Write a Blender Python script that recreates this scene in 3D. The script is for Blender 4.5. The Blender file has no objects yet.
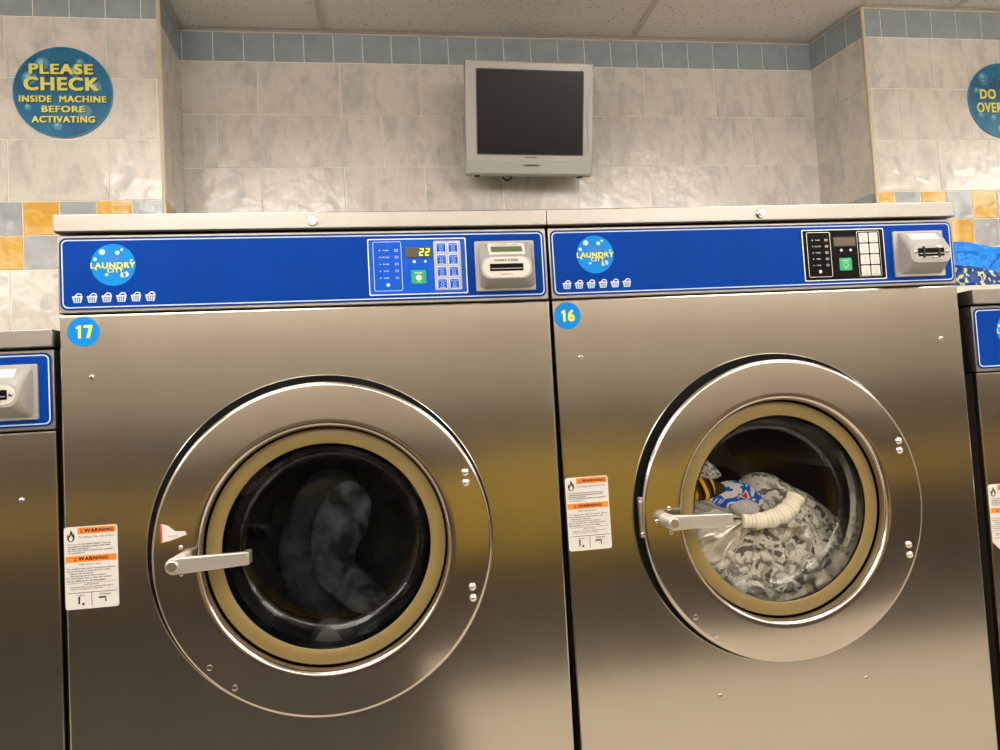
import bpy, math, random
from mathutils import Matrix, Vector, noise
random.seed(7)
def nvec(q):
    return Vector((noise.noise(q + Vector((11.3, 4.1, 7.7))), noise.noise(q + Vector((-5.2, 19.4, 2.6))), noise.noise(q + Vector((8.8, -13.1, 31.5)))))
PI = math.pi
T = 1.30                       # height of the big machines' door panel above the floor
SC = bpy.context.scene
COL = SC.collection

# ------------------------------------------------------------------ materials
def new_mat(name):
    m = bpy.data.materials.new(name); m.use_nodes = True
    nt = m.node_tree; b = nt.nodes['Principled BSDF']
    return m, nt, b
def pmat(name, col, rough=.5, metal=0., coat=0., spec=.5, emit=None, es=0., bump=None):
    m, nt, b = new_mat(name)
    b.inputs['Base Color'].default_value = (*col, 1)
    b.inputs['Roughness'].default_value = rough
    b.inputs['Metallic'].default_value = metal
    b.inputs['Coat Weight'].default_value = coat
    b.inputs['Specular IOR Level'].default_value = spec
    if emit:
        b.inputs['Emission Color'].default_value = (*emit, 1)
        b.inputs['Emission Strength'].default_value = es
    if bump:
        N(nt, bump[0], bump[1], b)
    return m
def tc(nt, kind='Object', scale=(1, 1, 1), rot=(0, 0, 0)):
    c = nt.nodes.new('ShaderNodeTexCoord'); mp = nt.nodes.new('ShaderNodeMapping')
    mp.inputs['Scale'].default_value = scale; mp.inputs['Rotation'].default_value = rot
    nt.links.new(c.outputs[kind], mp.inputs[0]); return mp.outputs[0]
def ntex(nt, vec, scale, detail=4, rough=.55, dist=0.):
    n = nt.nodes.new('ShaderNodeTexNoise')
    n.inputs['Scale'].default_value = scale; n.inputs['Detail'].default_value = detail
    n.inputs['Roughness'].default_value = rough; n.inputs['Distortion'].default_value = dist
    nt.links.new(vec, n.inputs['Vector']); return n.outputs['Fac']
def ramp(nt, fac, stops, interp='LINEAR'):
    r = nt.nodes.new('ShaderNodeValToRGB'); r.color_ramp.interpolation = interp
    e = r.color_ramp.elements
    while len(e) < len(stops): e.new(.5)
    for k, (p, c) in enumerate(stops):
        e[k].position = p; e[k].color = (*c, 1) if len(c) == 3 else c
    nt.links.new(fac, r.inputs[0]); return r.outputs[0]
def g(v): return (v, v, v)
def bumpn(nt, h, b, strength, dist=.01):
    bp = nt.nodes.new('ShaderNodeBump'); bp.inputs['Strength'].default_value = strength
    bp.inputs['Distance'].default_value = dist
    nt.links.new(h, bp.inputs['Height']); nt.links.new(bp.outputs[0], b.inputs['Normal'])
    return bp
def N(nt, scale, strength, b):
    bumpn(nt, ntex(nt, tc(nt), scale), b, strength)
def math_n(nt, op, a, c=None):
    n = nt.nodes.new('ShaderNodeMath'); n.operation = op
    for i, v in enumerate((a, c)):
        if v is None: continue
        if isinstance(v, (int, float)): n.inputs[i].default_value = v
        else: nt.links.new(v, n.inputs[i])
    return n.outputs[0]
def mixc(nt, fac, a, c, mode='MIX'):
    n = nt.nodes.new('ShaderNodeMix'); n.data_type = 'RGBA'; n.blend_type = mode
    for s, v in ((0, fac), (6, a), (7, c)):
        if isinstance(v, (int, float)): n.inputs[s].default_value = v
        elif isinstance(v, tuple): n.inputs[s].default_value = (*v, 1)
        else: nt.links.new(v, n.inputs[s])
    return n.outputs[2]

def steel(name, col=(.53, .50, .445), r0=.13, r1=.21, streak='x', scratch=True):
    m, nt, b = new_mat(name)
    v = tc(nt, 'Object', (2, 2, 260) if streak == 'x' else (260, 2, 2))
    st = ntex(nt, v, 3, 3)
    cl = ntex(nt, tc(nt, 'Object'), 5, 4, .6)
    rr = math_n(nt, 'ADD', math_n(nt, 'MULTIPLY', st, (r1 - r0) * .6), math_n(nt, 'MULTIPLY', cl, (r1 - r0) * .8))
    rr = math_n(nt, 'ADD', rr, r0 - (r1 - r0) * .2)
    nt.links.new(rr, b.inputs['Roughness'])
    base = ramp(nt, cl, [(.3, tuple(c * .93 for c in col)), (.7, col)])
    if scratch:
        # fine curved scratches worn into the metal
        w = ntex(nt, tc(nt, 'Object', (7, 7, 16)), 3.2, 2, .5, 1.4)
        line = ramp(nt, w, [(.498, g(0)), (.5, g(1)), (.502, g(0))])
        msk = ramp(nt, ntex(nt, tc(nt, 'Object', (1, 1, 1), (0, .4, 0)), 14, 2), [(.52, g(0)), (.66, g(.55))])
        base = mixc(nt, math_n(nt, 'MULTIPLY', line, msk), base, (.95, .9, .84))
    nt.links.new(base, b.inputs['Base Color'])
    b.inputs['Metallic'].default_value = 1
    bumpn(nt, st, b, .02, .0006)
    return m
M = {}
M['steel'] = steel('brushed_stainless_steel')
M['ring'] = steel('door_ring_steel', (.58, .53, .475), .12, .18)
M['cap'] = steel('cap_steel', (.32, .30, .275), .30, .40, scratch=False)
M['satin'] = pmat('satin_metal', (.66, .62, .57), .3, 1)
M['chrome'] = pmat('polished_metal', (.8, .77, .73), .12, 1)
M['handle'] = pmat('cast_aluminium', (.60, .57, .54), .42, .85)
M['lifter'] = pmat('worn_lifter_steel', (.26, .25, .23), .5, .6)
M['black'] = pmat('black_rubber', (.004, .004, .004), .6, spec=.1)
M['gapdark'] = pmat('charcoal_paint_and_added_slabs', (.035, .028, .022), .7)
M['gold'] = pmat('tan_gasket', (.23, .165, .056), .42, 0, .1)
M['navy'] = pmat('navy_print', (.0, .022, .16), .4, spec=.2)
m, nt, b = new_mat('blue_vinyl')
nt.links.new(ramp(nt, ntex(nt, tc(nt), 6, 3), [(.35, (.0, .038, .27)), (.7, (.0, .044, .315))]), b.inputs['Base Color'])
b.inputs['Roughness'].default_value = .45; b.inputs['Specular IOR Level'].default_value = .06
M['blue'] = m
M['keyblue'] = pmat('bright_blue_vinyl', (.0, .085, .58), .4, spec=.15)
M['white'] = pmat('white_print', (.75, .77, .8), .45)
M['paleblue'] = pmat('pale_blue_print', (.50, .64, .92), .45)
M['cyan'] = pmat('cyan_print', (.0, .22, .66), .45, spec=.15)
M['skyline'] = pmat('deep_cyan_print', (.0, .16, .55), .4)
M['bubble'] = pmat('bubble_print', (.42, .66, .95), .4)
M['yellow'] = pmat('yellow_green_print', (.72, .70, .10), .45)
M['ink'] = pmat('black_ink', (.012, .011, .012), .5)
M['orange'] = pmat('orange_print', (.92, .23, .015), .5)
M['label'] = pmat('label_paper', (.64, .62, .59), .5)
M['red'] = pmat('red_print', (.55, .05, .06), .5)
M['panelblack'] = pmat('black_panel', (.006, .005, .005), .4, spec=.05)
M['lcd'] = pmat('dark_display_window', (.055, .045, .035), .2)
M['lcdamber'] = pmat('unlit_amber_display', (.085, .062, .035), .3); M['lcdgreen'] = pmat('grey_green_display', (.10, .13, .07), .25)
M['led'] = pmat('lit_digits', (.5, .8, .02), .4, emit=(.62, .95, .03), es=1.1)
M['green'] = pmat('green_button', (.0, .36, .14), .4)
M['keywhite'] = pmat('white_key', (.66, .63, .60), .5)
M['reader'] = pmat('grey_cast_housing', (.38, .37, .35), .38, .2, bump=(220, .05))
M['readerface'] = pmat('pale_face_plate', (.62, .59, .53), .42)
M['bezel'] = pmat('silver_plastic', (.40, .39, .37), .35, .25)
M['bezel2'] = pmat('silver_plastic_dark', (.36, .36, .35), .35, .3)
M['screen'] = pmat('television_glass', (.005, .0045, .0045), .26, 0, .0, .22)
M['plast'] = pmat('black_plastic', (.012, .012, .012), .45)
M['cream'] = pmat('cream_bead', (.60, .52, .36), .5)
M['trimw'] = pmat('painted_angle', (.62, .56, .50), .55)
M['grout'] = pmat('grout', (.84, .81, .75), .8)
M['cover'] = pmat('beige_enamel', (.55, .49, .40), .35, 0, .3)

# tiles: a per-tile number shifts the pattern so that no two tiles match
def tile_mat(name, kind):
    m, nt, b = new_mat(name)
    at = nt.nodes.new('ShaderNodeAttribute'); at.attribute_name = 'tile'; at.attribute_type = 'GEOMETRY'
    c = nt.nodes.new('ShaderNodeTexCoord')
    ad = nt.nodes.new('ShaderNodeVectorMath'); ad.operation = 'ADD'
    nt.links.new(c.outputs['Object'], ad.inputs[0]); nt.links.new(at.outputs['Vector'], ad.inputs[1])
    if kind == 'marble':
        mp = nt.nodes.new('ShaderNodeMapping'); mp.inputs['Rotation'].default_value = (0, .80, 0)
        mp.inputs['Scale'].default_value = (1.5, 1, .6)
        nt.links.new(ad.outputs[0], mp.inputs[0])
        n1 = ntex(nt, mp.outputs[0], 11.5, 6, .64, .6)
        n2 = ntex(nt, ad.outputs[0], 26, 4, .6, .5)
        c1 = ramp(nt, n1, [(.36, (.52, .515, .485)), (.45, (.60, .58, .535)), (.51, (.665, .63, .58)), (.72, (.70, .66, .605))])
        c2 = ramp(nt, n2, [(.33, g(.90)), (.5, g(1))])
        nt.links.new(mixc(nt, 1., c1, c2, 'MULTIPLY'), b.inputs['Base Color'])
        rg = .12
    else:
        base = {'blue': (.305, .36, .385), 'yellow': (.66, .375, .050), 'grey': (.36, .385, .40)}[kind]
        n1 = ntex(nt, ad.outputs[0], 22, 3)
        nt.links.new(ramp(nt, n1, [(.3, tuple(x * .9 for x in base)), (.7, tuple(x * 1.07 for x in base))]), b.inputs['Base Color'])
        rg = .16
    b.inputs['Roughness'].default_value = rg
    h = ntex(nt, ad.outputs[0], 17, 2, .5)
    bumpn(nt, h, b, .30, .012)
    return m
M['marble'] = tile_mat('marbled_ceramic', 'marble'); M['tblue'] = tile_mat('slate_blue_ceramic', 'blue')
M['tyellow'] = tile_mat('yellow_ceramic', 'yellow'); M['tgrey'] = tile_mat('pale_grey_ceramic', 'grey')

m, nt, b = new_mat('acoustic_board')
v = tc(nt)
pit = ramp(nt, ntex(nt, v, 130, 3, .6, .6), [(.30, g(.45)), (.42, g(1))])
mot = ramp(nt, ntex(nt, v, 2.2, 3), [(.3, (.84, .79, .75)), (.7, (.90, .85, .81))])
nt.links.new(mixc(nt, 1., mot, pit, 'MULTIPLY'), b.inputs['Base Color'])
b.inputs['Roughness'].default_value = .9; bumpn(nt, pit, b, .35, .003); M['ceil'] = m
m, nt, b = new_mat('floor_tile_vinyl')
nt.links.new(ramp(nt, ntex(nt, tc(nt), 30, 4), [(.3, (.52, .46, .38)), (.7, (.64, .58, .49))]), b.inputs['Base Color'])
b.inputs['Roughness'].default_value = .35; M['floor'] = m
# far side of the room, seen only as a reflection in the steel
m, nt, b = new_mat('far_wall_paint')
sx = nt.nodes.new('ShaderNodeSeparateXYZ'); nt.links.new(tc(nt), sx.inputs[0])
zf = math_n(nt, 'MULTIPLY', sx.outputs[2], 1 / 2.4)
k = 2.4
nt.links.new(ramp(nt, zf, [(0, (.10, .08, .06)), (.50 / k, (.40, .27, .045)), (.74 / k, (.08, .065, .05)), (1.15 / k, (.30, .26, .21)), (1.75 / k, (.52, .46, .39))], 'CONSTANT'), b.inputs['Base Color'])
b.inputs['Roughness'].default_value = .6; M['farwall'] = m
M['yelpanel'] = pmat('yellow_laminate', (.47, .33, .045), .5)
M['wallp'] = pmat('beige_wall_paint', (.50, .44, .36), .7)
M['lamp'] = pmat('prismatic_diffuser', (.8, .8, .8), .5, emit=(1., .955, .885), es=12.0)
M['lampframe'] = pmat('lamp_frame_enamel', (.7, .68, .64), .5)

# glass: thin pane, clear with a fresnel reflection
m = bpy.data.materials.new('door_glass'); m.use_nodes = True; nt = m.node_tree
nt.nodes.remove(nt.nodes['Principled BSDF']); out = nt.nodes['Material Output']
tr = nt.nodes.new('ShaderNodeBsdfTransparent'); tr.inputs[0].default_value = (.985, .985, .98, 1)
gl = nt.nodes.new('ShaderNodeBsdfGlossy'); gl.inputs['Roughness'].default_value = .03
fr = nt.nodes.new('ShaderNodeFresnel'); fr.inputs[0].default_value = 1.45
mx = nt.nodes.new('ShaderNodeMixShader')
nt.links.new(fr.outputs[0], mx.inputs[0]); nt.links.new(tr.outputs[0], mx.inputs[1]); nt.links.new(gl.outputs[0], mx.inputs[2])
nt.links.new(mx.outputs[0], out.inputs[0]); M['glass'] = m

# drum steel with rows of small perforations
m, nt, b = new_mat('perforated_drum_steel')
vo = nt.nodes.new('ShaderNodeTexVoronoi'); vo.inputs['Scale'].default_value = 55; vo.inputs['Randomness'].default_value = .1
nt.links.new(tc(nt), vo.inputs['Vector'])
nt.links.new(ramp(nt, vo.outputs['Distance'], [(.16, g(.01)), (.2, (.30, .28, .25))]), b.inputs['Base Color'])
b.inputs['Metallic'].default_value = .8; b.inputs['Roughness'].default_value = .35; M['drum'] = m

def cloth(name, stops, scale=30, kind='noise', dist=0., interp='CONSTANT', rough=.9, weave=500, vscale=(1, 1, 1), rot=(0, 0, 0)):
    m, nt, b = new_mat(name)
    v = tc(nt, 'UV', vscale, rot)
    if kind == 'noise': f = ntex(nt, v, scale, 2, .5, dist)
    else:
        w = nt.nodes.new('ShaderNodeTexWave'); w.inputs['Scale'].default_value = scale
        w.inputs['Distortion'].default_value = dist; w.wave_profile = 'SAW'
        nt.links.new(v, w.inputs['Vector']); f = w.outputs['Fac']
    nt.links.new(ramp(nt, f, stops, interp), b.inputs['Base Color'])
    b.inputs['Roughness'].default_value = rough; b.inputs['Specular IOR Level'].default_value = .15
    bumpn(nt, ntex(nt, tc(nt, 'UV'), weave, 2), b, .35, .001)
    return m
M['camo'] = cloth('grey_patterned_cotton', [(0, (.22, .205, .175)), (.425, (.22, .205, .175)), (.432, (.93, .89, .78)), (.59, (.93, .89, .78)), (.595, (.45, .42, .36))], 27, dist=.2, interp='LINEAR')
M['knit'] = cloth('cream_knit', [(0, (.54, .49, .35)), (.5, (.66, .61, .47)), (1, (.70, .65, .52))], 42, 'wave', 3.5, 'LINEAR', weave=260)
M['creamc'] = cloth('cream_cotton', [(.3, (.84, .77, .63)), (.7, (.92, .87, .75))], 40, interp='LINEAR')
M['greyc'] = cloth('grey_jersey', [(.3, (.36, .345, .30)), (.7, (.48, .46, .41))], 40, interp='LINEAR')
M['greyl'] = cloth('pale_grey_rib', [(0, (.50, .48, .44)), (.5, (.70, .68, .63)), (1, (.74, .72, .68))], 70, 'wave', .3, 'LINEAR')
M['bluesock'] = cloth('blue_white_red_knit', [(0, (.82, .80, .76)), (.49, (.01, .12, .58)), (.56, (.82, .80, .76)), (.62, (.72, .03, .015))], 27, dist=0.)
M['yelsock'] = cloth('black_yellow_red_knit', [(0, (.012, .01, .01)), (.45, (.90, .52, .01)), (.80, (.015, .012, .01)), (.93, (.40, .03, .01))], 14.5, 'wave', .15, rot=(0, 0, -.2))
M['grnsock'] = cloth('green_white_red_knit', [(0, (.012, .16, .07)), (.42, (.78, .75, .70)), (.50, (.01, .10, .05)), (.54, (.75, .72, .66)), (.60, (.60, .03, .02))], 55, dist=.3)
M['olive'] = cloth('olive_cotton', [(.3, (.035, .03, .012)), (.7, (.06, .05, .02))], 20, interp='LINEAR')
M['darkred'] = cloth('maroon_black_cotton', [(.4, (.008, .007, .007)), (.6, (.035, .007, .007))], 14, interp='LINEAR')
M['navyc'] = cloth('navy_denim', [(.35, (.005, .008, .011)), (.65, (.030, .041, .052))], 10, interp='LINEAR')
M['charc'] = cloth('charcoal_fleece', [(.35, (.004, .0045, .005)), (.65, (.018, .019, .019))], 10, interp='LINEAR')
M['slatec'] = cloth('slate_jersey', [(.38, (.006, .009, .012)), (.64, (.075, .092, .105))], 22, interp='LINEAR')
m, nt, b = new_mat('blue_plastic_film')
nt.links.new(ramp(nt, ntex(nt, tc(nt), 12, 3), [(.3, (.0, .13, .62)), (.6, (.0, .27, .95))]), b.inputs['Base Color'])
b.inputs['Roughness'].default_value = .2; b.inputs['Transmission Weight'].default_value = 0
bumpn(nt, ntex(nt, tc(nt), 45, 4, .65, 1.2), b, 1., .012); M['bag'] = m
m, nt, b = new_mat('printed_plastic_film')
nt.links.new(ramp(nt, ntex(nt, tc(nt), 85, 1, .4), [(.0, (.0, .03, .20)), (.50, (.0, .045, .27)), (.56, (.45, .55, .12)), (.64, (.60, .62, .35)), (.70, (.0, .04, .25))], 'CONSTANT'), b.inputs['Base Color'])
b.inputs['Roughness'].default_value = .3; b.inputs['Specular IOR Level'].default_value = .25
bumpn(nt, ntex(nt, tc(nt), 60, 4, .6, 1.), b, .5, .005); M['bagprint'] = m

# ------------------------------------------------------------------ mesh builder
class MB:
    def __init__(s): s.v = []; s.f = []; s.m = []; s.mats = []; s.tile = []; s.uv = {}
    def mi(s, mat):
        if mat not in s.mats: s.mats.append(mat)
        return s.mats.index(mat)
    def add(s, vs, fs, mat, tile=(0, 0, 0), uvs=None):
        o = len(s.v); k = s.mi(mat); s.v += [tuple(p) for p in vs]
        for q in fs: s.f.append([i + o for i in q]); s.m.append(k); s.tile.append(tile)
        if uvs:
            for i, u in enumerate(uvs): s.uv[o + i] = u
    def box(s, x0, x1, y0, y1, z0, z1, mat, ch=0.):
        if ch <= 0:
            vs = [(x, y, z) for x in (x0, x1) for y in (y0, y1) for z in (z0, z1)]
            s.add(vs, [(0, 1, 3, 2), (4, 6, 7, 5), (0, 4, 5, 1), (2, 3, 7, 6), (0, 2, 6, 4), (1, 5, 7, 3)], mat); return
        s.prism(rrect(x0, x1, z0, z1, ch, 3), y0, y1, mat, ch)
    def prism(s, out, y0, y1, mat, ch=0., mat_front=None, both=False):
        # outline in XZ, front at y0 (towards the viewer, smaller y), back at y1, rounded front edge of size ch
        n = len(out); cx = sum(p[0] for p in out) / n; cz = sum(p[1] for p in out) / n
        loops = [(0, y1)]
        if both and ch: loops = [(ch, y1), (ch * .3, y1 - ch * .3), (0, y1 - ch)]
        if ch: loops += [(0, y0 + ch), (ch * .3, y0 + ch * .3), (ch, y0)]
        else: loops += [(0, y0)]
        vs = []
        for ins, y in loops:
            o = inset(out, ins) if ins else out
            vs += [(x, y, z) for x, z in o]
        fs = []
        for k in range(len(loops) - 1):
            for i in range(n):
                j = (i + 1) % n; fs.append((k * n + i, k * n + j, (k + 1) * n + j, (k + 1) * n + i))
        s.add(vs, fs, mat)
        s.add(vs[-n:], [tuple(range(n))], mat_front or mat)
        s.add(vs[:n], [tuple(range(n))[::-1]], mat)
    def flat(s, out, y, mat):
        s.add([(x, y, z) for x, z in out], [tuple(range(len(out)))], mat)
    def frame(s, o1, o2, y, mat):
        n = len(o1)
        s.add([(x, y, z) for x, z in o1] + [(x, y, z) for x, z in o2], [(i, (i + 1) % n, n + (i + 1) % n, n + i) for i in range(n)], mat)
    def lathe(s, prof, c, mat, n=96, mats=None):
        # profile of (radius, y) turned about an axis along Y through c=(x,z)
        vs = []
        for r, y in prof:
            for i in range(n):
                a = 2 * PI * i / n; vs.append((c[0] + r * math.cos(a), y, c[1] + r * math.sin(a)))
        for k in range(len(prof) - 1):
            fs = [(k * n + i, k * n + (i + 1) % n, (k + 1) * n + (i + 1) % n, (k + 1) * n + i) for i in range(n)]
            off = None
            s.f += []; base = None
            if k == 0: s._b = len(s.v); s.v += vs
            mm = mats[k] if mats else mat; idx = s.mi(mm)
            for q in fs: s.f.append([t + s._b for t in q]); s.m.append(idx); s.tile.append((0, 0, 0))
        for k in (0, len(prof) - 1):
            if prof[k][0] < .0008 or False: pass
    def tube(s, pts, rad, mat, n=12, uvk=1.):
        P = [Vector(p) for p in pts]; vs = []; uv = []; L = 0
        prev = None
        for i, p in enumerate(P):
            t = (P[min(i + 1, len(P) - 1)] - P[max(i - 1, 0)]).normalized()
            a = t.cross(Vector((0, 0, 1)))
            if a.length < .1: a = t.cross(Vector((1, 0, 0)))
            if prev: a = (prev - t * prev.dot(t))
            a.normalize(); prev = a; bb = t.cross(a); r = rad[i] if isinstance(rad, (list, tuple)) else rad
            if i: L += (P[i] - P[i - 1]).length
            for j in range(n):
                th = 2 * PI * j / n; vs.append(p + a * math.cos(th) * r + bb * math.sin(th) * r); uv.append((L * uvk, j / n * 2 * PI * r * uvk))
        fs = [(i * n + j, i * n + (j + 1) % n, (i + 1) * n + (j + 1) % n, (i + 1) * n + j) for i in range(len(P) - 1) for j in range(n)]
        fs += [tuple(range(n))[::-1], tuple(range((len(P) - 1) * n, len(P) * n))]
        s.add(vs, fs, mat, uvs=uv)
    def disc(s, c, r, y, mat, n=48): s.flat([(c[0] + r * math.cos(-2 * PI * i / n), c[1] + r * math.sin(-2 * PI * i / n)) for i in range(n)], y, mat)
    def text(s, t, c, w, h, y, mat, bold=0.02, shear=0., rot=0.):
        vs, fs = glyphs(t, bold)
        if bold > .01:   # heavier strokes: the same letters laid side by side
            n0 = len(vs); v0, f0 = vs, fs; vs, fs = [], []
            for k_, (ox, oz) in enumerate(((bold, bold * .6), (-bold, bold * .6), (bold, -bold * .6), (-bold, -bold * .6), (0, 0))):
                vs = vs + [(p[0] + ox, p[1] + oz, k_) for p in v0]; fs = fs + [tuple(i + k_ * n0 for i in q) for q in f0]
        x0 = min(v[0] for v in vs); x1 = max(v[0] for v in vs); z0 = min(v[1] for v in vs); z1 = max(v[1] for v in vs)
        kz = h / (z1 - z0); kx = (w / (x1 - x0)) if w else kz
        q = []
        for v_ in vs:
            a, b_ = v_[:2]; yo = -.00007 * v_[2] if len(v_) > 2 else 0
            X = (a - (x0 + x1) / 2) * kx; Z = (b_ - (z0 + z1) / 2) * kz; X += Z * shear
            q.append((c[0] + X * math.cos(rot) - Z * math.sin(rot), y + yo, c[1] + X * math.sin(rot) + Z * math.cos(rot)))
        s.add(q, fs, mat)
    def build(s, name, parent=None, loc=(0, 0, 0), rot=None, smooth=True, angle=35):
        me = bpy.data.meshes.new(name); me.from_pydata(s.v, [], s.f)
        for mt in s.mats: me.materials.append(M[mt])
        me.polygons.foreach_set('material_index', s.m)
        if any(t != (0, 0, 0) for t in s.tile):
            a = me.attributes.new('tile', 'FLOAT_VECTOR', 'FACE')
            a.data.foreach_set('vector', [c for t in s.tile for c in t])
        if s.uv:
            ul = me.uv_layers.new(name='UVMap')
            for lp in me.loops: ul.data[lp.index].uv = s.uv.get(lp.vertex_index, (0, 0))
        if smooth:
            me.polygons.foreach_set('use_smooth', [True] * len(me.polygons))
            me.set_sharp_from_angle(angle=math.radians(angle))
        me.update(); o = bpy.data.objects.new(name, me); COL.objects.link(o)
        if parent: o.parent = parent
        o.location = loc
        if rot: o.rotation_euler = rot
        return o
_G = {}
def glyphs(t, bold):
    if (t, bold) in _G: return _G[(t, bold)]
    cu = bpy.data.curves.new('glyphs', 'FONT'); cu.body = t; cu.offset = 0; cu.resolution_u = 3; cu.space_character = 1.0 + bold * 3.0
    o = bpy.data.objects.new('glyphs', cu); COL.objects.link(o)
    bpy.context.view_layer.update()
    me = bpy.data.meshes.new_from_object(o.evaluated_get(bpy.context.evaluated_depsgraph_get()))
    r = ([(v.co.x, v.co.y) for v in me.vertices], [tuple(p.vertices) for p in me.polygons])
    bpy.data.objects.remove(o); bpy.data.meshes.remove(me); bpy.data.curves.remove(cu)
    _G[(t, bold)] = r; return r
def rrect(x0, x1, z0, z1, r, k=5):
    o = []
    for cx, cz, a0 in ((x1 - r, z1 - r, 0), (x0 + r, z1 - r, PI / 2), (x0 + r, z0 + r, PI), (x1 - r, z0 + r, 1.5 * PI)):
        for i in range(k + 1):
            a = a0 + PI / 2 * i / k; o.append((cx + r * math.cos(a), cz + r * math.sin(a)))
    return o
def inset(o, d):
    n = len(o); r = []
    for i in range(n):
        a = Vector(o[i - 1]); p = Vector(o[i]); c = Vector(o[(i + 1) % n])
        e1 = (p - a); e2 = (c - p)
        if e1.length < 1e-9: e1 = e2
        if e2.length < 1e-9: e2 = e1
        n1 = Vector((-e1.y, e1.x)).normalized(); n2 = Vector((-e2.y, e2.x)).normalized(); m_ = n1 + n2
        if m_.length < 1e-6: m_ = n1
        m_.normalize(); k = d / max(.4, m_.dot(n1)); r.append(tuple(p + m_ * k))
    return r
def circ(c, r, n=32): return [(c[0] + r * math.cos(2 * PI * i / n), c[1] + r * math.sin(2 * PI * i / n)) for i in range(n)]
def tag(o, label=None, cat=None, group=None, kind=None):
    if label: o['label'] = label
    if cat: o['category'] = cat
    if group: o['group'] = group
    if kind: o['kind'] = kind
    return o
def empty(name, loc, rot=None):
    o = bpy.data.objects.new(name, None); COL.objects.link(o); o.location = loc; o.empty_display_size = .1
    if rot: o.rotation_euler = rot
    return o
def struct(mb, name, **k):
    o = mb.build(name, **k); o['kind'] = 'structure'; return o

# ------------------------------------------------------------------ the room
S = .0931; BW = .2570                       # small and large tile pitch
ZC = T + 1.056; ZB = T + .958; ZY = T + .444; G = .0015
CR = [ZB, T + .787, T + .6155, ZY]          # large courses above the yellow band
def tiled(mb, P0, P1, phase_small, phase_band, phase_big, first_yellow, big_rows_low=True):
    """tiles on a wall from P0 to P1 (XY); s = distance from P0; phases are distances of one joint"""
    P0 = Vector(P0); P1 = Vector(P1); L = (P1 - P0).length; d = (P1 - P0) / L; nrm = Vector((d.y, -d.x))
    def tile(s0, s1, z0, z1, mat):
        s0 = max(s0, 0); s1 = min(s1, L)
        if s1 - s0 < .006: return
        s0 += G; s1 -= G; z0 += G; z1 -= G; c = .0006; t = .0016
        vs = []
        for dd, yy in ((0, 0), (0, t - c), (c, t)):
            for ss, zz in ((s0 + dd, z0 + dd), (s1 - dd, z0 + dd), (s1 - dd, z1 - dd), (s0 + dd, z1 - dd)):
                p = P0 + d * ss + nrm * yy; vs.append((p.x, p.y, zz))
        fs = [(4 * k + i, 4 * k + (i + 1) % 4, 4 * k + 4 + (i + 1) % 4, 4 * k + 4 + i) for k in range(2) for i in range(4)] + [(8, 9, 10, 11)]
        mb.add(vs, fs, mat, tile=(random.uniform(1, 90), random.uniform(1, 90), random.uniform(1, 90)))
    def row(z0, z1, pitch, ph, mats):
        k0 = math.floor((0 - ph) / pitch); k = k0
        while ph + k * pitch < L:
            tile(ph + k * pitch, ph + (k + 1) * pitch, z0, z1, mats(k)); k += 1
    row(ZB, ZB + S, S, phase_small, lambda k: 'tblue')
    for i in range(3): row(CR[i + 1], CR[i], BW, phase_big + (BW / 2 if i == 1 else 0), lambda k: 'marble')
    f = 0 if first_yellow else 1
    row(ZY - S, ZY, S, phase_band, lambda k: 'tyellow' if (k + f) % 2 == 0 else 'tgrey')
    row(ZY - 2 * S, ZY - S, S, phase_band, lambda k: 'tyellow' if (k + f) % 2 == 1 else 'tgrey')
    z = ZY - 2 * S; i = 0
    while z > .05:
        z2 = max(z - .1713, 0); row(z2, z, BW, phase_big + (BW / 2 if i % 2 else 0), lambda k: 'marble'); z = z2; i += 1
    # the wall body with the grout face
    th_ = .10 if L > .5 else .02
    e_ = .03 if L > 1 and not(YB - .01 < P0.y) else 0
    a, b_ = P0 - nrm * th_ + d * e_, P1 - nrm * th_ - d * e_
    vs = [(P0.x, P0.y, 0), (P1.x, P1.y, 0), (b_.x, b_.y, 0), (a.x, a.y, 0)]
    vs += [(x, y, ZC + .05) for x, y, z in vs]
    mb.add(vs, [(0, 1, 5, 4), (1, 2, 6, 5), (2, 3, 7, 6), (3, 0, 4, 7), (0, 3, 2, 1), (4, 5, 6, 7)], 'grout')
YB, YP = 1.101, .863
XL, XR, XPR = -.886, 1.262, 1.300; XPL = -.876
X0, X1, YF = -3.6, 4.4, -3.1
mb = MB(); tiled(mb, (XL, YB), (XR, YB), (-.7839 - XL) % S, 0.02, -.652 - XL, True); struct(mb, 'wall_back', smooth=False)
mb = MB(); tiled(mb, (X0, YP), (XPL, YP), -1.2011 - X0 - 40 * S, -1.240 - X0 - 40 * S, -1.016 - X0 - 12 * BW, True); struct(mb, 'wall_left', smooth=False)
mb = MB(); tiled(mb, (XPR, YP), (X1, YP), 1.3648 - XPR, 1.3648 - XPR, 1.534 - XPR, False); struct(mb, 'wall_right', smooth=False)
mb = MB(); tiled(mb, (XPL, YP), (XL, YB), S * .7, S * .7, .1, False); struct(mb, 'wall_left_return', smooth=False)
mb = MB(); tiled(mb, (XR, YB), (XPR, YP), S * .82, S * .55, .12, True); struct(mb, 'wall_right_return', smooth=False)
for nm, x, y in (('trim_1', XPL, YP), ('trim_2', XPR, YP)):
    mb = MB(); n = 12; sgn = 1 if x > 0 else -1
    vs = [(x + .0058 * math.cos(2 * PI * i / n), y - .001 + .0058 * math.sin(2 * PI * i / n), z) for z in (0, ZC) for i in range(n)]
    mb.add(vs, [(i, (i + 1) % n, n + (i + 1) % n, n + i) for i in range(n)], 'cream'); struct(mb, nm)
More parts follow.
